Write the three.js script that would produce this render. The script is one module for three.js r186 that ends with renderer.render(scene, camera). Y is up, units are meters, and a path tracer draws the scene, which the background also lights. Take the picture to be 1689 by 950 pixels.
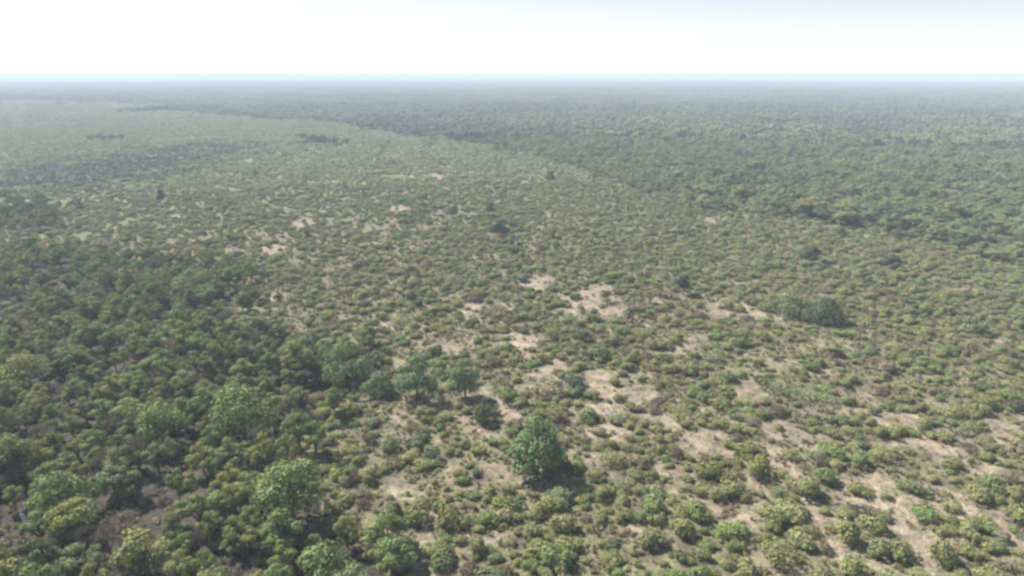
import * as THREE from 'three';
import { mergeGeometries } from 'three/addons/utils/BufferGeometryUtils.js';

// ---------------------------------------------------------------- camera, sky, sun, exposure
const scene = new THREE.Scene();
const EYE = 50, FOV = 45, W0 = 1689, H0 = 950, HORIZON = 120.5;
const FOCAL = H0 / 2 / Math.tan(FOV * Math.PI / 360), PITCH = Math.atan((H0 / 2 - HORIZON) / FOCAL);
const camera = new THREE.PerspectiveCamera(FOV, 1024 / 576, 0.1, 90000);
camera.position.set(0, EYE, 0);
camera.rotation.set(-PITCH, 0, 0);
camera.focus = 6;                     // the lens is focused short of everything, so the land is a little soft
camera.userData.fStop = 1.1;
scene.add(camera);

const SUN_AZ = 52 * Math.PI / 180, SUN_EL = 46 * Math.PI / 180;      // left of straight ahead
const sunDir = new THREE.Vector3(-Math.sin(SUN_AZ) * Math.cos(SUN_EL), Math.sin(SUN_EL), -Math.cos(SUN_AZ) * Math.cos(SUN_EL));
const SKY_W = 512, SKY_H = 256, skyData = new Float32Array(SKY_W * SKY_H * 4);
for (let r = 0; r < SKY_H; r++) for (let c = 0; c < SKY_W; c++) {
  const el = ((r + 0.5) / SKY_H - 0.5) * Math.PI, az = ((c + 0.5) / SKY_W - 0.5) * 2 * Math.PI;
  const y = Math.sin(el), x = Math.cos(az) * Math.cos(el), z = Math.sin(az) * Math.cos(el);
  const cs = x * sunDir.x + y * sunDir.y + z * sunDir.z;
  const up = Math.max(0, y), low = Math.exp(-up * 5.8);              // bright haze low down, blue higher up
  const glow = 0.27 * Math.pow(Math.max(0, cs * 0.5 + 0.5), 5);
  const i = (r * SKY_W + c) * 4;
  skyData[i] = 0.035 + 0.41 * low + glow;
  skyData[i + 1] = 0.065 + 0.405 * low + glow * 0.98;
  skyData[i + 2] = 0.115 + 0.38 * low + glow * 0.92;
  skyData[i + 3] = 1;
}
const skyTex = new THREE.DataTexture(skyData, SKY_W, SKY_H, THREE.RGBAFormat, THREE.FloatType);
skyTex.mapping = THREE.EquirectangularReflectionMapping;
skyTex.magFilter = skyTex.minFilter = THREE.LinearFilter;
skyTex.needsUpdate = true;
scene.background = skyTex; scene.environment = skyTex;

const sun = new THREE.DirectionalLight(new THREE.Color(1.0, 0.945, 0.85), 5);
sun.position.copy(sunDir).multiplyScalar(400).add(new THREE.Vector3(0, 0, -150));
sun.target.position.set(0, 0, -150);
sun.castShadow = true;
sun.shadow.mapSize.set(4096, 4096);
Object.assign(sun.shadow.camera, { left: -350, right: 350, top: 350, bottom: -350, near: 1, far: 1200 });
scene.add(sun, sun.target);

const renderer = new THREE.WebGLRenderer({ antialias: true });
renderer.setSize(1024, 576);
renderer.toneMapping = THREE.LinearToneMapping;
renderer.toneMappingExposure = 2.6;
renderer.shadowMap.enabled = true;
scene.fog = new THREE.FogExp2(new THREE.Color(0.68, 0.805, 1.0), 0.00043);

// ---------------------------------------------------------------- small tools
function rng(seed) {
  let a = seed >>> 0;
  return () => { a = (a + 0x6D2B79F5) | 0; let t = Math.imul(a ^ (a >>> 15), 1 | a); t = (t + Math.imul(t ^ (t >>> 7), 61 | t)) ^ t; return ((t ^ (t >>> 14)) >>> 0) / 4294967296; };
}
const hash = (x, y, s) => { let h = Math.imul(x, 374761393) ^ Math.imul(y, 668265263) ^ Math.imul(s, 1274126177); h = Math.imul(h ^ (h >>> 13), 1274126177); return ((h ^ (h >>> 16)) >>> 0) / 4294967296; };
function noise(x, y, s = 0) {                                        // smooth value noise, 0 to 1
  const ix = Math.floor(x), iy = Math.floor(y), fx = x - ix, fy = y - iy, u = fx * fx * (3 - 2 * fx), v = fy * fy * (3 - 2 * fy);
  const a = hash(ix, iy, s), b = hash(ix + 1, iy, s), c = hash(ix, iy + 1, s), d = hash(ix + 1, iy + 1, s);
  return a + (b - a) * u + (c - a) * v + (a - b - c + d) * u * v;
}
const fbm = (x, y, s = 0) => 0.53 * noise(x, y, s) + 0.27 * noise(x * 2.1 + 7, y * 2.1 + 3, s + 1) + 0.13 * noise(x * 4.3, y * 4.3, s + 2) + 0.07 * noise(x * 8.7, y * 8.7, s + 3);
const smooth = THREE.MathUtils.smoothstep, lerp = THREE.MathUtils.lerp, clamp = THREE.MathUtils.clamp;
const mix3 = (a, b, t) => [lerp(a[0], b[0], t), lerp(a[1], b[1], t), lerp(a[2], b[2], t)];
const CP = Math.cos(PITCH), SP = Math.sin(PITCH);
function ground(px, py) {                                            // where the sight line through a point of the photograph meets the ground
  const x = (px - W0 / 2) / FOCAL, y = -(py - H0 / 2) / FOCAL, dy = y * CP - SP, dz = -y * SP - CP, t = EYE / Math.max(-dy, 0.0005);
  return { x: x * t, z: dz * t, m: t / FOCAL, t };                   // m: metres per photograph pixel there
}
function project(x, y, z) {
  const Y = y - EYE, d = -Y * SP - z * CP, u = Y * CP - z * SP;
  return { px: W0 / 2 + FOCAL * x / d, py: H0 / 2 - FOCAL * u / d, d };
}
const names = {};
const numbered = (n) => { names[n] = (names[n] ?? -1) + 1; return names[n] ? n + '_' + String(names[n]).padStart(3, '0') : n; };

// ---------------------------------------------------------------- layout of the land (places read off the photograph, kept as ground points)
const poly = (pts) => pts.map(([a, b]) => { const g = ground(a, b); return [g.x, g.z]; });
function inside(p, x, z) {
  let c = false;
  for (let i = 0, j = p.length - 1; i < p.length; j = i++) if ((p[i][1] > z) !== (p[j][1] > z) && x < (p[j][0] - p[i][0]) * (z - p[i][1]) / (p[j][1] - p[i][1]) + p[i][0]) c = !c;
  return c;
}
const leftWood = poly([[-260, 400], [0, 428], [120, 415], [240, 440], [340, 432], [372, 470], [400, 515], [415, 555], [470, 560], [510, 590], [600, 575], [640, 610], [605, 640], [520, 645], [480, 690], [500, 745], [550, 800], [545, 870], [600, 900], [625, 960], [640, 1080], [-500, 1080], [-500, 400]]);
const leftClump = poly([[-40, 350], [30, 336], [85, 345], [70, 385], [-40, 372]]);
const rightWood = poly([[2300, 470], [1900, 445], [1690, 428], [1610, 418], [1500, 390], [1440, 375], [1350, 368], [1260, 352], [1180, 345], [1130, 332], [1030, 312], [975, 284], [930, 268], [880, 252], [820, 240], [740, 233], [640, 217], [560, 203], [480, 200], [410, 193], [300, 183], [180, 188], [120, 178], [-100, 172], [-900, 168], [-900, 121.6], [2300, 121.6]]);
const darkBand = poly([[-300, 352], [-40, 296], [60, 268], [180, 252], [300, 236], [450, 240], [340, 274], [220, 298], [80, 320], [0, 336]]);
const farClear = poly([[-200, 175], [60, 166], [200, 170], [330, 178], [200, 186], [90, 190], [-100, 190]]);
const warp = (x, z) => { const d = Math.hypot(x, z), k = 0.02 * d + 2; return [x + k * (fbm(x / (k * 3), z / (k * 3), 40) - 0.5) * 2, z + k * (fbm(x / (k * 3), z / (k * 3), 50) - 0.5) * 2]; };
const inWood = (x, z) => { const [a, b] = warp(x, z); return inside(leftWood, a, b) || inside(leftClump, a, b) ? 1 : inside(rightWood, a, b) && !inside(farClear, a, b) ? 2 : 0; };
// bare sand: photograph x, y and half width, half height of each patch
const sandSpots = [[725, 291, 18, 7], [540, 302, 14, 4], [600, 291, 9, 4], [690, 293, 20, 3], [500, 368, 22, 6], [445, 411, 25, 7], [620, 404, 18, 8], [655, 345, 7, 7], [290, 357, 16, 4], [248, 322, 8, 3], [395, 270, 14, 4], [560, 330, 10, 3], [1165, 362, 8, 5],
  [895, 468, 32, 12], [775, 510, 30, 9], [860, 560, 48, 13], [960, 500, 50, 16], [1015, 512, 30, 9], [985, 478, 30, 8], [915, 602, 26, 10], [985, 660, 48, 32], [1000, 716, 46, 14], [1060, 652, 36, 12], [1108, 690, 34, 16], [1160, 722, 34, 12], [1237, 650, 18, 30], [1215, 512, 52, 12], [1212, 466, 24, 6], [1085, 585, 24, 6], [1270, 520, 30, 8],
  [1110, 790, 36, 22], [1150, 745, 34, 10], [1300, 772, 28, 34], [1212, 840, 24, 34], [1250, 800, 30, 14], [1445, 830, 60, 34], [1495, 885, 40, 36], [1600, 770, 56, 16], [1640, 870, 40, 30], [1385, 915, 22, 20], [800, 885, 52, 18], [760, 770, 18, 24], [660, 806, 26, 9], [690, 905, 20, 40], [555, 676, 26, 8], [1480, 690, 62, 12], [1515, 740, 66, 16], [1550, 622, 40, 9], [1390, 572, 30, 8], [735, 725, 16, 12], [655, 690, 14, 8], [1420, 790, 52, 16], [1350, 750, 24, 12], [1570, 830, 40, 20], [1530, 930, 40, 22], [1330, 850, 30, 16], [1060, 880, 26, 10], [940, 690, 18, 12], [1650, 700, 30, 10], [440, 650, 10, 8], [180, 600, 34, 9], [150, 590, 30, 6], [90, 690, 16, 6], [75, 770, 22, 6], [40, 862, 22, 8], [20, 925, 16, 12], [1000, 620, 30, 7], [880, 640, 22, 8], [700, 545, 30, 6], [640, 540, 26, 6], [560, 520, 26, 6], [470, 490, 20, 8], [1050, 540, 30, 6], [1150, 560, 26, 6], [1630, 560, 30, 8], [1600, 480, 26, 5]].map(([px, py, w, h]) => {
  const g = ground(px, py), a = ground(px, py - h), b = ground(px, py + h);
  return { x: g.x, z: (a.z + b.z) / 2, rx: Math.max(g.t > 200 ? 3 : 0.5, w * g.m), rz: Math.max(g.t > 200 ? 5 : 0.5, Math.abs(a.z - b.z) / 2) };
});
const greenScrub = poly([[860, 262], [1100, 340], [1300, 375], [1500, 400], [1850, 455], [1850, 640], [1500, 600], [1250, 535], [1020, 450], [860, 370]]), bigScrub = poly([[700, 1080], [760, 900], [900, 800], [1060, 780], [1200, 880], [1330, 880], [1420, 1080]]);
const sandZone = (() => { const a = poly([[640, 560], [780, 500], [900, 440], [1050, 480], [1250, 560], [1460, 640], [1800, 700], [2000, 1080], [640, 1080]]); return (x, z) => inside(a, x, z); })();
function sandAt(x, z) {                                              // 0 none to 1 bare sand
  const w = Math.min(2.6, 1.3 + 0.01 * Math.hypot(x, z)), wx = x + w * (fbm(x / 3.1, z / 3.1, 5) - 0.5) * 2.2, wz = z + w * (fbm(x / 3.1, z / 3.1, 9) - 0.5) * 2.6;
  let s = 0;
  for (const p of sandSpots) {
    const dx = (wx - p.x) / p.rx, dz = (wz - p.z) / p.rz;
    if (Math.abs(dx) > 1.6 || Math.abs(dz) > 1.6) continue;
    s = Math.max(s, 1 - smooth(dx * dx + dz * dz, 0.45, 1.7));
  }
  // thin washes that run from far left to near right
  const u = (x * 0.75 - z * 0.66), v = (x * 0.66 + z * 0.75), streak = fbm(u / 3, v / 10, 21);
  if (sandZone(wx, wz)) s = Math.max(s, smooth(streak, 0.54, 0.7) * 0.78);
  else s = Math.max(s, smooth(fbm(u / 6, v / 11, 27), 0.7, 0.82) * 0.45 * (1 - smooth(Math.hypot(x, z), 150, 260)));
  return s * lerp(lerp(smooth(fbm(x / 1.5, z / 1.9, 31), 0.25, 0.58), smooth(fbm(x / 3, z / 3, 35), 0.26, 0.56), smooth(Math.hypot(x, z), 100, 170)), 1, smooth(Math.hypot(x, z), 220, 280));
}

// ---------------------------------------------------------------- ground
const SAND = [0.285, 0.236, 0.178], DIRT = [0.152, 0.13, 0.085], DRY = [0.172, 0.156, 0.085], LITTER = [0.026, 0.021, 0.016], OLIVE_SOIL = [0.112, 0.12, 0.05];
function groundColor(x, z) {
  const d = Math.hypot(x, z), wood = inWood(x, z);
  let c = mix3(DIRT, DRY, fbm(x / 7, z / 7, 60));
  c = mix3(c, OLIVE_SOIL, smooth(fbm(x / 5, z / 5, 64), 0.4, 0.65) * 0.6);
  c = mix3(c, [0.085, 0.066, 0.05], smooth(fbm(x / 2.4, z / 2.4, 68), 0.5, 0.7) * 0.6);
  if (d > 260) c = mix3(c, [0.118, 0.144, 0.064], smooth(d, 110, 340) * 0.75);
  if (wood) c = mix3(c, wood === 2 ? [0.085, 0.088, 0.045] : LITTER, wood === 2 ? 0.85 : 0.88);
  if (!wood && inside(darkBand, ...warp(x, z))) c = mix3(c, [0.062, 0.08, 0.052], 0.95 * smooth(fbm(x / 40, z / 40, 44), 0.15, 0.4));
  const s = sandAt(x, z);
  c = mix3(c, mix3(SAND, [0.22, 0.178, 0.138], noise(x / 5, z / 5, 70)), s * (wood === 1 ? 0.1 : 1));
  const k = 0.66 + 0.68 * fbm(x / 1.6, z / 1.6, 77);
  return [c[0] * k, c[1] * k, c[2] * k];
}
const relief = (x, z) => 0.5 * (fbm(x / 40, z / 40, 80) - 0.5) + 0.16 * (fbm(x / 6, z / 6, 84) - 0.5);
{
  const angles = [], rings = [];
  for (let a = -56; a <= 56.001; a += 0.3) angles.push(a);
  for (let a = 60; a <= 300; a += 8) angles.push(a);
  for (let r = 6; r < 52; r *= 1.12) rings.push(r);
  for (let r = 52; r < 420; r *= 1.0085) rings.push(r);
  for (let r = 420; r < 2500; r *= 1.02) rings.push(r);
  for (let r = 2500; r < 27000; r *= 1.1) rings.push(r);
  const pos = [0, relief(0, 0), 0], col = [...groundColor(0, 0)], uv = [0, 0], idx = [], N = angles.length;
  for (const r of rings) for (const a of angles) {
    const x = r * Math.sin(a * Math.PI / 180), z = -r * Math.cos(a * Math.PI / 180);
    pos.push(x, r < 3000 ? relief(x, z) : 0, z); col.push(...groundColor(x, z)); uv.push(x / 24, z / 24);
  }
  for (let k = 0; k < N; k++) idx.push(0, 1 + (k + 1) % N, 1 + k);
  for (let i = 0; i < rings.length - 1; i++) for (let k = 0; k < N; k++) {
    const a = 1 + i * N + k, b = 1 + i * N + (k + 1) % N;
    idx.push(a, b, a + N, b, b + N, a + N);
  }
  const g = new THREE.BufferGeometry();
  g.setAttribute('position', new THREE.Float32BufferAttribute(pos, 3));
  g.setAttribute('color', new THREE.Float32BufferAttribute(col, 3));
  g.setAttribute('uv', new THREE.Float32BufferAttribute(uv, 2));
  g.setIndex(idx); g.computeVertexNormals();
  const S = 1024, tex = new Uint8Array(S * S * 4), bump = new Uint8Array(S * S * 4), R = rng(5);
  const tile = (x, y, n, s) => {                                     // value noise that repeats over the tile
    x = x / S * n; y = y / S * n;
    const ix = Math.floor(x), iy = Math.floor(y), fx = x - ix, fy = y - iy, u = fx * fx * (3 - 2 * fx), v = fy * fy * (3 - 2 * fy), h = (i, j) => hash(i % n, j % n, s);
    return lerp(lerp(h(ix, iy), h(ix + 1, iy), u), lerp(h(ix, iy + 1), h(ix + 1, iy + 1), u), v);
  };
  for (let y = 0; y < S; y++) for (let x = 0; x < S; x++) {
    const n = 0.25 * tile(x, y, 26, 4) + 0.25 * tile(x, y, 48, 1) + 0.28 * tile(x, y, 96, 2) + 0.14 * tile(x, y, 200, 3) + 0.08 * R(), i = (y * S + x) * 4, v = clamp(1.5 * n - 0.02, 0.12, 1) * 255;
    tex[i] = v; tex[i + 1] = v * 0.99; tex[i + 2] = v * 0.965; tex[i + 3] = 255;
    bump[i] = bump[i + 1] = bump[i + 2] = n * 255; bump[i + 3] = 255;
  }
  const mk = (d) => { const t = new THREE.DataTexture(d, S, S); t.wrapS = t.wrapT = THREE.RepeatWrapping; t.magFilter = THREE.LinearFilter; t.needsUpdate = true; return t; };
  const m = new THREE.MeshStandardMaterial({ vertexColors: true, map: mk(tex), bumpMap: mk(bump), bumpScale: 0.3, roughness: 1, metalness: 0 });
  const o = new THREE.Mesh(g, m);
  o.name = 'ground'; o.userData = { kind: 'structure', label: 'flat sandy plain with dry grass reaching the hazy horizon' };
  o.receiveShadow = true; scene.add(o);
}

// ---------------------------------------------------------------- plants: geometry
function leafCloud(seed, lobes, n, leaf, opt = {}) {                  // many small leaf sprays over the lobes of a crown
  const R = rng(seed), pos = [], col = [], idx = [], d = new THREE.Vector3(), nrm = new THREE.Vector3(), t = new THREE.Vector3(), b = new THREE.Vector3(), c = new THREE.Vector3();
  const weight = lobes.map((l) => l.r * l.r), total = weight.reduce((a, x) => a + x, 0), tone = lobes.map(() => 0.85 + 0.3 * R());
  for (let k = 0; k < n; k++) {
    let w = R() * total, li = 0;
    while (li < lobes.length - 1 && (w -= weight[li]) > 0) li++;
    const l = lobes[li];
    d.set(R() * 2 - 1, R() * 2 - 1, R() * 2 - 1);
    if (d.lengthSq() > 1 || d.lengthSq() < 0.01) { k--; continue; }
    d.normalize();
    if (d.y < -0.35 && R() < 0.75) d.y *= -0.6;
    const bump = 0.86 + 0.28 * noise(d.x * 2.3 + li * 7.1 + 20, d.y * 2.3 + d.z * 2.9 + 20, seed);
    const rr = l.r * bump * (0.7 + 0.42 * Math.pow(R(), 0.8)) * (R() < 0.07 ? 1.28 : 1);
    c.set(l.x + d.x * rr, l.y + d.y * rr * (l.f ?? 0.8), l.z + d.z * rr);
    if (c.y < (opt.floor ?? 0.05)) c.y = (opt.floor ?? 0.05) + 0.1 * R();
    let deep = false;
    for (let j = 0; j < lobes.length; j++) if (j !== li) { const q = lobes[j]; if (Math.hypot(c.x - q.x, (c.y - q.y) / (q.f ?? 0.8), c.z - q.z) < q.r * 0.6) { deep = true; break; } }
    if (deep && R() < 0.9) continue;
    nrm.set(R() - 0.5, R() - 0.5, R() - 0.5).multiplyScalar(0.8).add(d).normalize();
    t.set(R() - 0.5, R() - 0.5, R() - 0.5).cross(nrm).normalize(); b.crossVectors(nrm, t);
    const s = leaf * (0.6 + 0.8 * R()), a = s * 0.5, e = (opt.thin ?? 0.8) * a, i = pos.length / 3, fold = 0.22 * a;
    for (const [u, v, f] of [[-a, 0, 0], [0, -e, fold], [a, 0, 0], [0, e, fold]]) pos.push(c.x + t.x * u + b.x * v + nrm.x * f, c.y + t.y * u + b.y * v + nrm.y * f, c.z + t.z * u + b.z * v + nrm.z * f);
    idx.push(i, i + 1, i + 2, i, i + 2, i + 3);
    const k1 = tone[li] * (0.72 + 0.56 * R()), warm = (R() - 0.5) * 0.34 + (R() < 0.025 ? 0.4 : 0);
    for (let q = 0; q < 4; q++) col.push(k1 * (1 + warm), k1, k1 * (1 - warm * 0.6));
  }
  const g = new THREE.BufferGeometry();
  g.setAttribute('position', new THREE.Float32BufferAttribute(pos, 3));
  g.setAttribute('color', new THREE.Float32BufferAttribute(col, 3));
  g.setIndex(idx);
  return g;
}
function limb(a, b, r0, r1, sides = 5) {                              // one tapered, slightly bent branch
  const A = new THREE.Vector3(...a), B = new THREE.Vector3(...b), M = A.clone().lerp(B, 0.5).add(new THREE.Vector3((B.z - A.z) * 0.1, 0.06 * A.distanceTo(B), (A.x - B.x) * 0.1));
  const pts = [A, M, B], rad = [r0, (r0 + r1) / 2, r1], pos = [], idx = [], dir = B.clone().sub(A).normalize(), s = new THREE.Vector3(1, 0.1, 0.3).cross(dir).normalize(), q = new THREE.Vector3().crossVectors(dir, s);
  pts.forEach((p, i) => { for (let k = 0; k < sides; k++) { const an = k / sides * 2 * Math.PI, x = Math.cos(an) * rad[i], y = Math.sin(an) * rad[i]; pos.push(p.x + s.x * x + q.x * y, p.y + s.y * x + q.y * y, p.z + s.z * x + q.z * y); } });
  for (let i = 0; i < 2; i++) for (let k = 0; k < sides; k++) { const a0 = i * sides + k, b0 = i * sides + (k + 1) % sides; idx.push(a0, b0, a0 + sides, b0, b0 + sides, a0 + sides); }
  const g = new THREE.BufferGeometry();
  g.setAttribute('position', new THREE.Float32BufferAttribute(pos, 3)); g.setIndex(idx); g.computeVertexNormals();
  return g;
}
// a tree 8 m tall and about 6 m wide, as a trunk and a crown
function treeShape(seed, { width = 6, height = 8, lobes = 9, bare = false, leaves = 2700, top = 0.62, lobed = 1, skirt = 0 } = {}) {
  const R = rng(seed), L = [], limbs = [], fork = height * (0.22 + 0.1 * R()), lean = [(R() - 0.5) * 0.8, (R() - 0.5) * 0.8];
  for (let i = 0; i < lobes; i++) {
    const ring = i === 0 ? 0 : 0.45 + 0.55 * Math.sqrt(R()), an = i * 2.4 + R() * 1.2, r = width * (0.15 + 0.09 * R()) * (i === 0 ? 1.15 : 1) * lobed;
    const x = lean[0] + Math.cos(an) * ring * (width / 2 - r * 0.85), z = lean[1] + Math.sin(an) * ring * (width / 2 - r * 0.85);
    const y = height - r * 0.8 - (i === 0 ? 0 : height * (1 - top) * (0.25 * ring + 0.75 * R()));
    L.push({ x, y, z, r, f: 0.75 });
  }
  for (let i = 0; i < skirt; i++) { const an = 0.6 + i * 1.9, r = width * (0.17 + 0.06 * R()); L.push({ x: Math.cos(an) * width * 0.24 + 0.3, y: height * (0.12 + 0.2 * R()) + r * 0.5, z: Math.sin(an) * width * 0.24, r, f: 0.9 }); }
  limbs.push(limb([0, -0.3, 0], [lean[0] * 0.4, fork, lean[1] * 0.4], height * 0.03, height * 0.022, 7));
  for (const l of L) limbs.push(limb([lean[0] * 0.4, fork * (0.8 + 0.2 * R()), lean[1] * 0.4], [l.x, l.y, l.z], height * 0.013, height * 0.005, 4));
  if (bare) for (const l of L) for (let k = 0; k < 9; k++) { const q = [l.x + (R() - 0.5) * 2 * l.r, l.y + (R() - 0.15) * 1.3 * l.r, l.z + (R() - 0.5) * 2 * l.r]; limbs.push(limb([l.x * 0.85, l.y - l.r * 0.5, l.z * 0.85], q, 0.035, 0.012, 3)); }
  return { trunk: mergeGeometries(limbs), crown: leafCloud(seed + 77, L, bare ? leaves * 0.75 | 0 : leaves, bare ? 0.4 : 0.33 * Math.pow(width / 6, 0.5), bare ? { thin: 0.22, floor: 0.6 } : { floor: 0.6 }) };
}
// a shrub of radius 1
function shrubShape(seed, { leaves = 900, leaf = 0.155, tall = 1, lobes = 6, thin } = {}) {
  const R = rng(seed), L = [{ x: 0, y: 0.5 * tall, z: 0, r: 0.55, f: 0.85 * tall }], limbs = [];
  for (let i = 1; i < lobes; i++) { const an = i * 2.4 + R() * 1.6, q = 0.35 + 0.45 * R() * R(), r = 0.2 + 0.28 * R(); L.push({ x: Math.cos(an) * q, y: (0.25 + 0.35 * R()) * tall, z: Math.sin(an) * q, r, f: 0.9 * tall }); }
  for (const l of L) limbs.push(limb([l.x * 0.12, -0.08, l.z * 0.12], [l.x, l.y, l.z], 0.03, 0.012, 4));
  return { stem: mergeGeometries(limbs), foliage: leafCloud(seed + 31, L, leaves, leaf, { floor: 0.03, thin }) };
}
const bark = new THREE.MeshStandardMaterial({ color: new THREE.Color().setRGB(0.13, 0.105, 0.082), roughness: 1, side: THREE.DoubleSide });
const leafMat = (rgb, through = 0.28) => new THREE.MeshPhysicalMaterial({ color: new THREE.Color().setRGB(...rgb), vertexColors: true, roughness: 1, transmission: through, thickness: 0, side: THREE.DoubleSide });
const TONES = {
  olive: [0.18, 0.196, 0.06], green: [0.132, 0.196, 0.05], 'fresh green': [0.11, 0.178, 0.06], 'dark green': [0.045, 0.08, 0.033], 'deep green': [0.08, 0.12, 0.034], 'grey-green': [0.158, 0.19, 0.078], 'bluish green': [0.125, 0.18, 0.075],
  'yellow-green': [0.195, 0.215, 0.048], 'pale olive': [0.215, 0.23, 0.084], brown: [0.15, 0.12, 0.08], tan: [0.225, 0.192, 0.112],
};
const MATS = Object.fromEntries(Object.entries(TONES).map(([k, v]) => [k, leafMat(v, k === 'brown' || k === 'tan' ? 0.15 : 0.28)]));
const tinted = leafMat([1, 1, 1]);                                   // for scattered copies, each with its own colour
const TREES = [1, 2, 3, 4, 5, 6, 7, 8].map((s) => treeShape(s * 101, { lobes: 13 + s % 5, width: 5.4 + (s % 3) * 0.6, top: 0.36 + 0.06 * (s % 4), lobed: 0.8 }));
const BARE = [1, 2, 3].map((s) => treeShape(s * 517, { lobes: 8, width: 5.4, bare: true, leaves: 1100 }));
const SHRUBS = [1, 2, 3, 4, 5, 6, 7, 8].map((s) => shrubShape(s * 211, { tall: 0.85 + 0.12 * (s % 3), lobes: 6 + s % 4 }));
const SCRUFF = [1, 2, 3].map((s) => shrubShape(s * 401, { leaves: 110, leaf: 0.42, thin: 0.4, lobes: 4 }).foliage);
const TWIGS = [1, 2].map((s) => shrubShape(s * 307, { tall: 0.9, thin: 0.25, leaf: 0.34, leaves: 380 }));

// ---------------------------------------------------------------- plants: things
const individuals = [];                                              // every tree and shrub that is a thing, for the labels at the end
function makeTree(shape, tone, x, z, sw, sh, turn, name = 'savannah_tree', category = 'tree') {
  const o = new THREE.Group(); o.name = numbered(name);
  const t = new THREE.Mesh(shape.trunk, bark), c = new THREE.Mesh(shape.crown, MATS[tone]);
  t.name = 'trunk'; c.name = 'crown';
  for (const m of [t, c]) { m.castShadow = m.receiveShadow = true; o.add(m); }
  o.position.set(x, relief(x, z), z); o.rotation.y = turn; o.scale.set(sw, sh, sw);
  o.userData = { category }; scene.add(o);
  return o;
}
function makeShrub(shape, tone, x, z, r, h, turn, name = 'shrub') {
  const o = new THREE.Group(); o.name = numbered(name);
  const t = new THREE.Mesh(shape.stem, bark), c = new THREE.Mesh(shape.foliage, MATS[tone]);
  t.name = 'stem'; c.name = 'foliage';
  for (const m of [t, c]) { m.castShadow = m.receiveShadow = true; o.add(m); }
  o.position.set(x, relief(x, z), z); o.rotation.y = turn; o.scale.set(r, h, r);
  o.userData = { category: 'shrub' }; scene.add(o);
  return o;
}
const taken = [];                                                    // ground already stood on by a landmark: x, z, radius
const free = (x, z, r) => taken.every((t) => Math.hypot(x - t[0], z - t[1]) > t[2] * 0.8 + r * 0.6);
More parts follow.
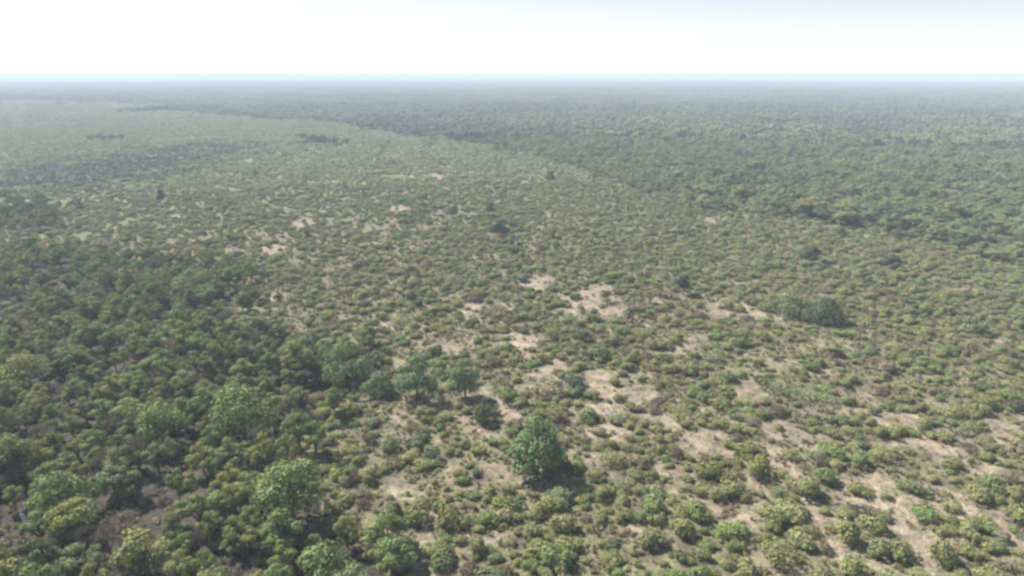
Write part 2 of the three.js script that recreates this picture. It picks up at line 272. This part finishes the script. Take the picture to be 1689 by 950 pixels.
// landmark trees: base x, y; width, height in photograph pixels; tone; label; short name for labels of neighbours
const landmarks = [];
const LM_TREES = [
  [880, 776, 100, 104, 'fresh green', 'tall lone green tree with a lobed crown and the darkest shadow, lower centre', 'tall lobed lone tree', { lobes: 11, top: 0.3, lobed: 0.92, leaves: 5200, skirt: 5 }],
  [768, 655, 52, 70, 'fresh green', 'slender green tree, rightmost of the row of trees left of centre', 'slender green tree', { lobes: 7, top: 0.4, lobed: 1.15, skirt: 3 }],
  [690, 656, 84, 80, 'fresh green', 'spreading green tree casting a long shadow, next left of the slender green tree', 'long-shadowed spreading tree', { lobes: 10, top: 0.4, lobed: 1.0, skirt: 2 }],
  [628, 650, 60, 42, 'fresh green', 'low green tree leaning out just left of the long-shadowed spreading tree', 'low leaning tree', { lobes: 9, top: 0.3 }],
  [572, 625, 96, 74, 'fresh green', 'broad green tree at the left end of the row of trees left of centre', 'broad row-end tree', { lobes: 15, top: 0.25, lobed: 0.85 }],
  [503, 606, 44, 54, 'bluish green', 'narrow blue-green tree with dark shade under it at the wood\'s right edge', 'narrow wood-edge tree', { lobes: 6, top: 0.4, lobed: 1.2 }],
  [1366, 534, 68, 50, 'dark green', 'round dark tree at the right end of the clump on the right plain', 'round dark tree', { lobes: 8, top: 0.3, lobed: 1.15 }],
  [1300, 516, 72, 44, 'grey-green', 'thin grey-green tree with bare stems showing, left of the round dark tree', 'thin-stemmed tree', { lobes: 9, top: 0.4, leaves: 2200 }],
  [1340, 436, 46, 34, 'dark green', 'small dark tree on the right plain below the edge of the far wood', 'small dark plain tree', { lobes: 6, top: 0.45 }],
  [1126, 486, 34, 36, 'dark green', 'small upright tree right of centre beside the sand strip', 'small upright tree', { lobes: 5, top: 0.4, lobed: 1.2 }],
  [828, 390, 44, 32, 'dark green', 'rounded tree on the mid plain straight above the picture centre', 'mid-plain rounded tree', { lobes: 7, top: 0.4 }],
  [812, 353, 18, 20, 'dark green', 'little tree just behind the mid-plain rounded tree', 'little mid-plain tree', { lobes: 5, top: 0.4, lobed: 1.2 }],
  [745, 358, 24, 20, 'grey-green', 'little grey-green tree on the mid plain, left of two darker ones', 'grey mid-plain tree', { lobes: 5, top: 0.4, lobed: 1.2 }],
  [908, 299, 22, 18, 'dark green', 'dark dot of a tree on the pale plain near the far wood edge', 'dark dot tree', { lobes: 5, top: 0.3, lobed: 1.2 }],
  [266, 338, 18, 26, 'dark green', 'dark narrow tree alone on the left plain below the dark band', 'dark narrow left tree', { lobes: 5, top: 0.35, lobed: 1.3 }],
  [486, 856, 120, 112, 'green', 'large green tree with deep shade on its right, at the lower left wood edge', 'large wood-edge tree', { lobes: 12, top: 0.45, leaves: 3300 }],
  [405, 724, 116, 100, 'green', 'biggest round-crowned tree in the right part of the left wood, dark beneath', 'biggest round-crowned tree', { lobes: 13, top: 0.5, leaves: 3300 }],
  [540, 962, 96, 84, 'green', 'fresh green tree cut by the bottom edge at the right end of the wood', 'bottom-edge fresh tree', { lobes: 9, top: 0.5 }],
  [240, 945, 100, 90, 'olive', 'broad olive-green tree at the bottom edge in the left wood', 'broad bottom-edge tree', { lobes: 11, top: 0.5, leaves: 2900 }],
  [105, 860, 90, 95, 'green', 'tall green tree above the white stump at the lower left', 'tree above the stump', { lobes: 10, top: 0.45, leaves: 2800 }],
  [270, 735, 90, 84, 'green', 'pale-topped green tree in the middle of the left wood', 'pale-topped tree', { lobes: 10, top: 0.5, leaves: 2800 }],
  [52, 640, 90, 70, 'olive', 'broad olive tree at the left edge halfway down the wood', 'left-edge olive tree', { lobes: 9, top: 0.5 }],
  [325, 480, 70, 46, 'green', 'dark-shaded green tree at the upper right corner of the left wood', 'upper corner tree', { lobes: 8, top: 0.5 }],
  [150, 500, 80, 44, 'deep green', 'wide deep-green tree near the far end of the left wood', 'wide far-end tree', { lobes: 9, top: 0.5 }],
  [400, 512, 34, 34, 'green', 'small separate tree off the right tip of the left wood', 'wood-tip tree', { lobes: 6, top: 0.4, lobed: 1.2 }],
  [820, 250, 18, 16, 'dark green', 'small dark tree jutting from the far wood edge over the pale plain', 'jutting edge tree', { lobes: 5, top: 0.4, lobed: 1.2 }],
  [1468, 442, 34, 24, 'dark green', 'low dark tree on the right plain with black shade beneath', 'low dark plain tree', { lobes: 6, top: 0.4 }],
  [1600, 545, 60, 30, 'grey-green', 'spreading grey-green tree low on the right plain near the right edge', 'low spreading right tree', { lobes: 7, top: 0.5 }],
];
LM_TREES.forEach(([px, py, w, h, tone, label, short, opt], i) => {
  const g = ground(px, py), width = w * g.m, up = project(g.x, 0, g.z), el = Math.atan2(EYE, Math.hypot(g.x, g.z));
  const height = Math.max(2.5, (h * g.m - width * 0.35 * Math.sin(el)) / Math.cos(el));
  const s = treeShape(9000 + i * 13, { width, height, leaves: 2300, ...opt });
  const o = makeTree(s, tone, g.x, g.z, 1, 1, 0);
  o.userData.label = label;
  landmarks.push({ o, short, px, py: py - h * 0.4 }); taken.push([g.x, g.z, width / 2]);
  if (i > 0 && i < 5) taken.push([g.x + 0.45 * width, g.z + 0.3 * width, width * 0.3]);
  if (i === 0) taken.push([g.x + 4, g.z + 2.4, 3.2], [g.x + 1.5, g.z + 3, 2.6]);
});
// the small groves: several trees standing together, each its own
const GROVES = [
  ['three dark trees on the pale far plain', 'trees of the dark far grove', [[535, 238, 16, 13], [552, 240, 20, 16], [572, 240, 18, 13]]],
  ['four trees of the far left grove', 'trees of the far left grove', [[150, 233, 16, 12], [168, 232, 18, 14], [186, 233, 16, 13], [202, 232, 12, 12]]],
  ['dark grove at the left edge', 'trees of the dark left-edge grove', [[8, 358, 26, 22], [30, 356, 26, 24], [52, 354, 24, 22], [72, 355, 22, 18], [66, 378, 26, 20]]],
];
for (const [gi, [, group, list]] of GROVES.entries()) list.forEach(([px, py, w, h], i) => {
  const g = ground(px, py), s = TREES[(gi * 3 + i) % 8], sc = w * g.m / 6;
  const o = makeTree(s, 'dark green', g.x, g.z, sc, Math.max(2.5, h * g.m * 0.95) / 8, i * 1.7);
  const nth = ['first', 'second', 'third', 'fourth'][i];
  o.userData.label = gi === 0 ? `${['left', 'middle', 'right'][i]} one of three dark trees in a clump on the pale far plain` : gi === 1 ? `${nth} from the left of four dark trees in the far left grove` : i === 4 ? 'dark tree in front of the four in the left-edge grove' : `${nth} from the left in the back row of the dark left-edge grove`;
  o.userData.group = group; taken.push([g.x, g.z, w * g.m / 2]);
});
// landmark shrubs
const LM_SHRUBS = [
  [948, 642, 44, 26, 'dark green', 'round dark green shrub on bare sand above the tall lobed lone tree', 'round dark sand shrub'],
  [795, 700, 42, 40, 'deep green', 'dark upright shrub left of the tall lobed lone tree', 'dark upright shrub'],
  [1120, 690, 60, 26, 'olive', 'flat olive shrub between sand patches right of the tall lobed lone tree', 'flat olive shrub'],
  [1295, 655, 84, 38, 'green', 'left half of the largest green thicket on the right plain', 'left thicket shrub'],
  [1350, 668, 80, 38, 'green', 'right half of the largest green thicket on the right plain', 'right thicket shrub'],
  [1255, 790, 50, 38, 'yellow-green', 'bright yellow-green shrub with a black shadow on the lower right sand', 'bright shadowed shrub'],
  [1405, 900, 54, 44, 'olive', 'tall olive shrub with a black hollow of shadow at the lower right', 'tall olive shrub'],
  [1560, 935, 60, 46, 'olive', 'olive shrub with dark shade on its right near the bottom right corner', 'corner olive shrub'],
  [1365, 800, 46, 30, 'green', 'green shrub beside a patch of bare sand, lower right', 'green sandside shrub'],
  [1290, 935, 84, 50, 'olive', 'broad olive shrub mass touching the bottom edge right of centre', 'broad bottom shrub'],
  [1010, 770, 66, 32, 'olive', 'rounded olive shrub right of the tall lobed tree\'s shadow', 'shadow-side shrub'],
  [1130, 890, 54, 40, 'olive', 'full olive shrub between two sandy washes, bottom right of centre', 'wash-side shrub'],
  [930, 880, 54, 36, 'pale olive', 'pale olive shrub below the tall lobed lone tree, near the bottom', 'pale low shrub'],
  [735, 870, 54, 40, 'olive', 'olive shrub over the sand patch at the bottom, left of centre', 'bottom sand-edge shrub'],
  [640, 745, 50, 30, 'grey-green', 'grey-green shrub in the open below the row of trees', 'grey open shrub'],
  [650, 860, 40, 36, 'grey-green', 'dull grey-green shrub on dry ground right of the wood edge', 'dull wood-side shrub'],
  [1460, 760, 56, 26, 'olive', 'low olive shrub on the sandy strip at the far right middle', 'low strip shrub'],
  [1640, 810, 50, 30, 'green', 'green shrub at the right edge beside pale ground', 'right-edge shrub'],
  [1580, 690, 46, 24, 'olive', 'small olive shrub on the right plain below the low spreading tree', 'small plain shrub'],
  [1336, 534, 44, 22, 'dark green', 'low dark shrub filling the gap between the thin-stemmed tree and the round dark tree', 'low gap shrub'],
  [1480, 580, 50, 20, 'pale olive', 'pale rounded shrub on the right plain beyond the round dark tree', 'pale plain shrub'],
  [1180, 600, 46, 22, 'grey-green', 'grey-green shrub in the middle of the right scrub', 'middle scrub shrub'],
  [1060, 560, 44, 20, 'olive', 'olive shrub at the near edge of the central sand', 'central sand-edge shrub'],
  [940, 535, 44, 18, 'green', 'green shrub at the right end of the central sand patch', 'sand-end shrub'],
  [660, 535, 56, 20, 'green', 'long low green shrub left of the central sand', 'long low shrub'],
  [690, 505, 18, 12, 'deep green', 'small dark shrub dot left of the central sand', 'small dark shrub'],
  [725, 288, 14, 7, 'dark green', 'tiny black shrub on the brightest far sand patch', 'tiny far sand shrub'],
  [603, 292, 10, 5, 'dark green', 'tiny dark shrub on the left of the two far sand patches', 'tiny left sand shrub'],
  [238, 322, 12, 6, 'dark green', 'tiny dark shrub on pale ground beside the dark narrow left tree', 'tiny left plain shrub'],
];
LM_SHRUBS.forEach(([px, py, w, h, tone, label, short], i) => {
  const g = ground(px, py), r = w * g.m / 2, el = Math.atan2(EYE, Math.hypot(g.x, g.z));
  const hh = Math.max(0.7, (h * g.m - r * 0.9 * Math.sin(el)) / Math.cos(el)), s = shrubShape(7000 + i * 17, { leaves: 1100, leaf: Math.min(0.22, 0.28 / r), lobes: 9 });
  const o = makeShrub(s, tone, g.x, g.z - r * 0.4, r, hh, i);
  o.userData.label = label;
  landmarks.push({ o, short, px, py: py - h * 0.4 }); taken.push([g.x, g.z - r * 0.4, r]);
});

// ---------------------------------------------------------------- the rest of the trees and shrubs
const pick = (R, table) => { let w = R(), k; for (const [name, p] of table) { k = name; if ((w -= p) < 0) break; } return k; };
const shownAt = (x, y, z, size) => { const p = project(x, y, z); return p.d > 1 && p.px > -20 && p.px < W0 + 20 && p.py < H0 + 40 ? size / p.d : 0; };
const treeSpots = [], shrubSpots = [], scruffSpots = [], tuftSpots = [], treePatch = [], shrubPatch = [];
function scatter(seed, cell, near, far, half, put) {                  // jittered grid over a wedge in front of the eye
  const R = rng(seed), T = Math.tan(half * Math.PI / 180);
  for (let z = -near * 0.9; z > -far; z -= cell) {
    const X = -z * T + 25;
    for (let x = -X; x < X; x += cell) {
      const a = x + (R() - 0.5) * cell * 0.95, b = z + (R() - 0.5) * cell * 0.95, d = Math.hypot(a, b);
      if (d >= near && d < far) put(a, b, d, R); else { R(); }
    }
  }
}
scatter(11, 2.75, 42, 560, 44, (x, z, d, R) => {
  const jit = d < 220 ? 7 : 11, wood = inWood(x + (R() + R() - 1) * jit, z + (R() + R() - 1) * jit * 1.4); if (!wood) { if (R() < 0.004 && d > 120 && sandAt(x, z) < 0.3) treeSpots.push({ x, z, d, w: 2.6 + 1.6 * R(), h: 2.4 + 1.6 * R(), tone: 'grey-green', turn: R() * 6.28, k: R() * 8 | 0, wood: 0 }); return; }
  const gap = fbm(x / 11, z / 11, 90);
  if (R() > (wood === 1 ? smooth(gap, 0.27, 0.46) * 0.88 : smooth(gap, 0.24, 0.48) * 0.52)) return;
  if (wood === 1 && sandAt(x, z) > 0.5) return;
  const s = (0.5 + 0.75 * R() * R() + 0.12 * R()) * (wood === 2 ? 0.85 + 0.65 * R() * R() : 1), w = (wood === 2 ? 6 : 4.3) * s, bare = wood === 1 && R() < 0.11;
  if (!free(x, z, w / 2)) return;
  const tone = bare ? 'brown' : pick(R, [['green', 0.36], ['olive', 0.24], ['deep green', 0.14], ['grey-green', 0.12], ['yellow-green', 0.07], ['bluish green', 0.07]]);
  treeSpots.push({ x, z, d, w, h: (w * (0.75 + 0.45 * R()) + 1.0) * (wood === 2 ? 0.76 : 1), tone, turn: R() * 6.28, k: R() * 8 | 0, bare, wood });
});
scatter(12, 1.9, 46, 330, 44, (x, z, d, R) => {
  const wood = inWood(x, z), s = sandAt(x, z), dens = fbm(x / 9, z / 9, 95), dry = fbm(x / 23, z / 23, 97), lush = inside(greenScrub, x, z), rich = inside(bigScrub, x, z);
  const p = (wood === 1 ? 0.36 : wood === 2 ? 0.45 : lerp(lush || rich ? 0.7 : d > 140 ? 0.46 : 0.5, lush || rich ? 0.95 : 0.9, smooth(dens, 0.3, 0.58))) * (1 - lerp(0.82, 0.78, smooth(d, 110, 180)) * smooth(s, 0.2, 0.6));
  if (R() > p) return;
  const big = R(), r = (0.55 + 0.75 * R() + (big > 0.66 ? 1.0 * R() : 0)) * (wood === 1 ? 0.8 : rich ? 1.08 : 1) * (d > 140 ? 0.95 : 1);
  if (!free(x, z, r)) return;
  const right = smooth(x / d, -0.15, 0.25), dark = inside(darkBand, x, z);
  const tone = dark ? 'deep green' : wood === 1 ? pick(R, [['brown', 0.4], ['grey-green', 0.3], ['olive', 0.3]])
    : pick(R, [['olive', 0.34 + 0.14 * right], ['grey-green', 0.16 - 0.06 * right], ['pale olive', 0.14], ['green', 0.12], ['brown', 0.03 + 0.07 * smooth(dry, 0.45, 0.7)], ['tan', 0.09], ['deep green', 0.06], ['yellow-green', 0.03]]);
  shrubSpots.push({ x, z, d, w: r, h: r * (0.6 + 0.4 * R()), tone, turn: R() * 6.28, k: R() * 8 | 0, twig: tone === 'brown' || (tone === 'tan' && R() < 0.5), wood, sand: s });
});
scatter(16, 1.05, 50, 200, 43, (x, z, d, R) => {                     // low scruff between the larger shrubs
  const s = sandAt(x, z), q = fbm(x / 3.5, z / 3.5, 58);
  if (inWood(x, z) && R() < 0.7) return;
  if (R() > 0.78 * smooth(q, 0.28, 0.5) * (1 - 0.9 * smooth(s, 0.2, 0.6))) return;
  const tone = pick(R, [['brown', 0.1], ['tan', 0.2], ['grey-green', 0.28], ['olive', 0.24], ['pale olive', 0.18]]), r = 0.3 + 0.5 * R() * R();
  if (free(x, z, r)) scruffSpots.push({ x, z, d, w: r, h: r * (0.6 + 0.5 * R()), tone, turn: R() * 6.28, k: R() * 6 | 0 });
});
scatter(13, 9.5, 325, 1900, 46, (x, z, d, R) => { if (!inWood(x, z) && R() < (d < 900 ? 0.95 : 0.5)) shrubPatch.push({ x, z, d, s: (0.9 + 0.5 * R()) * (d < 900 ? 1 : 1.3), t: R(), turn: R() * 6.28, k: R() * 3 | 0, dark: inside(darkBand, ...warp(x + (R() - 0.5) * 60, z + (R() - 0.5) * 90)) && R() < 0.9, sand: sandAt(x, z) }); });
scatter(14, 17, 540, 5200, 46, (x, z, d, R) => { const w = inWood(x, z); if ((w || R() < 0.012) && R() < (d > 1800 ? 0.6 * (1 - smooth(d, 2200, 5200)) : 0.9)) treePatch.push({ x, z, d, s: (0.9 + 0.4 * R()) * (d > 1800 ? 1.3 : 1), t: R(), turn: R() * 6.28, k: R() * 3 | 0, n: fbm(x / 120, z / 120, 33) }); });
scatter(15, 0.85, 50, 230, 43, (x, z, d, R) => { const s = sandAt(x, z); if (R() < 0.66 * (1 - 0.85 * s) * smooth(fbm(x / 4, z / 4, 55), 0.35, 0.6) * (d > 140 ? 0.55 : 1)) tuftSpots.push({ x, z, s: 0.45 + 0.95 * R() * R(), t: R(), turn: R() * 6.28, k: R() * 3 | 0 }); });

const ones = (list, n) => { list.forEach((s) => { s.show = shownAt(s.x, s.h * 0.4, s.z, s.w); }); const order = [...list].sort((a, b) => b.show - a.show); return [order.filter((s, i) => i < n && s.show > 0), order.filter((s, i) => i >= n || s.show <= 0)]; };
const [treeOnes, treeRest] = ones(treeSpots, 258), [shrubOnes, shrubRest] = ones(shrubSpots, 270);
const protos = new Map();                                            // the first of a look is built, later ones are clones of it
function again(key, build, x, z, sx, sy, turn, name) {
  if (!protos.has(key)) { const o = build(); protos.set(key, o); return o; }
  const o = protos.get(key).clone(); o.name = numbered(name); o.userData = { category: o.userData.category };
  o.position.set(x, relief(x, z), z); o.rotation.y = turn; o.scale.set(sx, sy, sx); scene.add(o);
  return o;
}
const spread = (s) => { s.o.scale.z *= 0.72 + 0.65 * noise(s.x * 3.7, s.z * 3.7, 15); };
for (const s of treeOnes) {
  const name = s.bare ? 'bare_tree' : 'savannah_tree', shape = s.bare ? BARE[s.k % 3] : TREES[s.k], sx = s.w / 6, sy = s.h / 8;
  s.o = again(name + s.k + s.tone, () => makeTree(shape, s.tone, s.x, s.z, sx, sy, s.turn, name), s.x, s.z, sx, sy, s.turn, name);
  spread(s); s.what = s.bare ? 'leafless brown tree' : s.tone + ' tree'; individuals.push(s);
  s.o.userData.group = s.wood === 1 ? 'trees of the wood at the lower left' : s.wood === 2 ? 'trees along the edge of the far wood' : 'lone trees on the open plain';
}
for (const s of shrubOnes) {
  const name = s.twig ? 'twiggy_shrub' : 'shrub', shape = s.twig ? TWIGS[s.k % 2] : SHRUBS[s.k];
  s.o = again(name + s.k + s.tone, () => makeShrub(shape, s.tone, s.x, s.z, s.w, s.h, s.turn, name), s.x, s.z, s.w, s.h, s.turn, name);
  spread(s); s.what = (s.twig ? 'twiggy ' : '') + s.tone + ' shrub'; individuals.push(s);
  s.o.userData.group = s.wood === 1 ? 'undergrowth of the lower left wood' : 'shrubs scattered over the sandy plain';
}

// copies past the nearest three hundred: one object each
function mass(name, label, parts) {
  const o = new THREE.Group(); o.name = name; o.userData = { kind: 'stuff', label };
  for (const [part, geometry, material, list, matrix, color] of parts) {
    if (!list.length) continue;
    const m = new THREE.InstancedMesh(geometry, material, list.length);
    m.name = part; m.userData.kind = 'stuff'; m.castShadow = m.receiveShadow = true;
    list.forEach((s, i) => { m.setMatrixAt(i, matrix(s)); if (color) m.setColorAt(i, color(s)); });
    o.add(m);
  }
  scene.add(o);
  return o;
}
const stretch = (s) => 0.72 + 0.65 * noise(s.x * 3.7, s.z * 3.7, 15);  // no two stand equally round
const M4 = new THREE.Matrix4(), Q = new THREE.Quaternion(), UP = new THREE.Vector3(0, 1, 0), V = new THREE.Vector3(), SC = new THREE.Vector3(), CO = new THREE.Color();
const place = (s, sx, sy) => M4.compose(V.set(s.x, relief(s.x, s.z), s.z), Q.setFromAxisAngle(UP, s.turn), SC.set(sx, sy, sx * stretch(s)));
const toneOf = (s) => { CO.setRGB(...TONES[s.tone]); return s.wood === 2 ? CO.lerp(new THREE.Color().setRGB(0.12, 0.165, 0.072), 0.5).multiplyScalar(0.85 + 0.5 * noise(s.x / 9, s.z / 9, 3)) : CO; };
mass('woodland', 'closed green wood across the right plain and between the left trees', [
  ...TREES.map((t, k) => ['crown_mass', t.crown, tinted, treeRest.filter((s) => !s.bare && s.k === k), (s) => place(s, s.w / 6, s.h / 8), toneOf]),
  ...TREES.map((t, k) => ['trunk_mass', t.trunk, bark, treeRest.filter((s) => !s.bare && s.k === k && s.d < 260), (s) => place(s, s.w / 6, s.h / 8)]),
  ...BARE.map((t, k) => ['twig_mass', t.crown, tinted, treeRest.filter((s) => s.bare && s.k % 3 === k), (s) => place(s, s.w / 6, s.h / 8), toneOf]),
]);
mass('scrub', 'olive and brown scrub covering the middle of the plain', [
  ...SHRUBS.map((t, k) => ['foliage_mass', t.foliage, tinted, shrubRest.filter((s) => !s.twig && s.k === k), (s) => place(s, s.w, s.h), toneOf]),
  ...SCRUFF.map((g, k) => ['undergrowth', g, tinted, scruffSpots.filter((s) => s.k % 3 === k), (s) => place(s, s.w, s.h), toneOf]),
  ...TWIGS.map((t, k) => ['twig_mass', t.foliage, tinted, shrubRest.filter((s) => s.twig && s.k % 2 === k), (s) => place(s, s.w, s.h), toneOf]),
]);
function patch(seed, n, size, make) {                                // a patch of far plants as one geometry
  const R = rng(seed), out = [];
  for (let i = 0; i < n; i++) { const g = make(R, i); g.translate((R() - 0.5) * size, 0, (R() - 0.5) * size); out.push(g); }
  return mergeGeometries(out);
}
const farTrees = [1, 2, 3].map((s) => patch(s * 61, 11, 19, (R, i) => { const w = 4.5 + 4.5 * R() * R(), h = 4.5 + 3.5 * R(), L = []; for (let k = 0; k < 4; k++) L.push({ x: (R() - 0.5) * w * 0.6, y: h - 1.4 - R() * 1.4, z: (R() - 0.5) * w * 0.6, r: w * 0.3, f: 0.7 }); return leafCloud(s * 1000 + i, L, 140, 1.25, { floor: 0.5 }); }));
const farShrubs = [1, 2, 3].map((s) => patch(s * 67, 15, 11, (R, i) => { const r = 0.8 + 0.9 * R(), L = [{ x: 0, y: r * 0.5, z: 0, r: r * 0.8, f: 0.8 }, { x: r * (R() - 0.5), y: r * 0.5, z: r * (R() - 0.5), r: r * 0.6, f: 0.8 }]; return leafCloud(s * 2000 + i, L, 50, 0.75, { floor: 0.05 }); }));
mass('far_woodland', 'hazy blue-green wood fading to the horizon', farTrees.map((g, k) => ['crown_mass', g, tinted, treePatch.filter((s) => s.k === k), (s) => place(s, s.s, s.s * 0.88),
  (s) => CO.setRGB(...mix3(mix3([0.1, 0.142, 0.06], [0.19, 0.225, 0.092], s.t), [0.095, 0.126, 0.08], smooth(s.n, 0.45, 0.65) * 0.8))]));
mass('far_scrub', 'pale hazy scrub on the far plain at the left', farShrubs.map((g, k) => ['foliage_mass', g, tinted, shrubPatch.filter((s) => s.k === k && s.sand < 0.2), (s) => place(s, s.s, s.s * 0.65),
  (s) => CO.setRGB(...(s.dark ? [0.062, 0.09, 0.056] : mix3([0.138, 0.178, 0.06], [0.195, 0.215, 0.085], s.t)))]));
function tuft(seed) {
  const R = rng(seed), pos = [], col = [];
  for (let i = 0; i < 22; i++) { const an = R() * 6.28, q = 0.3 * R(), l = 0.25 + 0.35 * R(), x = Math.cos(an) * q, z = Math.sin(an) * q, tx = Math.cos(an) * (q + l * 0.6), tz = Math.sin(an) * (q + l * 0.6), k = 0.75 + 0.5 * R(); pos.push(x - 0.07 * Math.sin(an), 0, z + 0.07 * Math.cos(an), x + 0.07 * Math.sin(an), 0, z - 0.07 * Math.cos(an), tx, l, tz); for (let j = 0; j < 3; j++) col.push(k, k, k); }
  const g = new THREE.BufferGeometry(); g.setAttribute('position', new THREE.Float32BufferAttribute(pos, 3)); g.setAttribute('color', new THREE.Float32BufferAttribute(col, 3));
  return g;
}
mass('dry_grass', 'dry tan and olive grass tufts between the shrubs', [1, 2, 3].map((k) => ['tuft_mass', tuft(k * 41), tinted, tuftSpots.filter((s) => s.k === k - 1), (s) => place(s, s.s, s.s), (s) => CO.setRGB(...mix3([0.125, 0.12, 0.05], [0.22, 0.17, 0.095], s.t))]));

// the small bleached stump at the lower left
{
  const g = ground(43, 862), o = new THREE.Group(); o.name = 'bleached_stump';
  const pale = new THREE.MeshStandardMaterial({ color: new THREE.Color().setRGB(0.78, 0.76, 0.73), roughness: 0.9 });
  const body = new THREE.Mesh(limb([0.2, -0.2, 0], [-0.25, 1.3, 0.1], 0.3, 0.17, 8), pale), snag = new THREE.Mesh(limb([-0.2, 1.1, 0.1], [-0.42, 1.75, 0.05], 0.11, 0.02, 6), pale);
  body.name = 'stump_body'; snag.name = 'broken_branch'; o.add(body, snag);
  o.position.set(g.x, relief(g.x, g.z), g.z); o.userData = { label: 'small bright white bleached stump at the left edge, low down in the wood', category: 'stump' };
  o.traverse((m) => { m.castShadow = m.receiveShadow = true; }); scene.add(o);
}

// ---------------------------------------------------------------- labels: each told by its look and by where it stands from the nearest landmark
const SECTORS = ['right of', 'front-right of', 'in front of', 'front-left of', 'left of', 'back-left of', 'behind', 'back-right of'], NTH = ['nearest', 'second', 'third', 'fourth', 'fifth', 'sixth', 'seventh', 'eighth', 'ninth', 'tenth', 'eleventh', 'twelfth'];
const cells = new Map();
for (const s of individuals) {
  const p = project(s.x, s.h * 0.5, s.z);
  let best = null, bd = 1e9;
  for (const l of landmarks) { const q = Math.hypot(p.px - l.px, p.py - l.py); if (q < bd) { bd = q; best = l; } }
  const an = Math.atan2(p.py - best.py, p.px - best.px), sec = (Math.round(an / (Math.PI / 4)) + 8) % 8, key = best.short + sec + s.what;
  s.bd = bd; s.sec = sec; s.near = best.short;
  if (!cells.has(key)) cells.set(key, []);
  cells.get(key).push(s);
}
for (const list of cells.values()) {
  list.sort((a, b) => a.bd - b.bd);
  list.forEach((s, i) => {
    const footing = s.wood === 1 ? 'in the wood' : s.wood === 2 ? 'in the far wood' : s.sand > 0.35 ? 'on pale sand' : 'on the plain';
    s.o.userData.label = `${list.length > 1 ? NTH[i] + (i ? ' nearest ' : ' ') : ''}${s.what} ${footing}, ${SECTORS[s.sec]} the ${s.near}`;
  });
}
renderer.render(scene, camera);
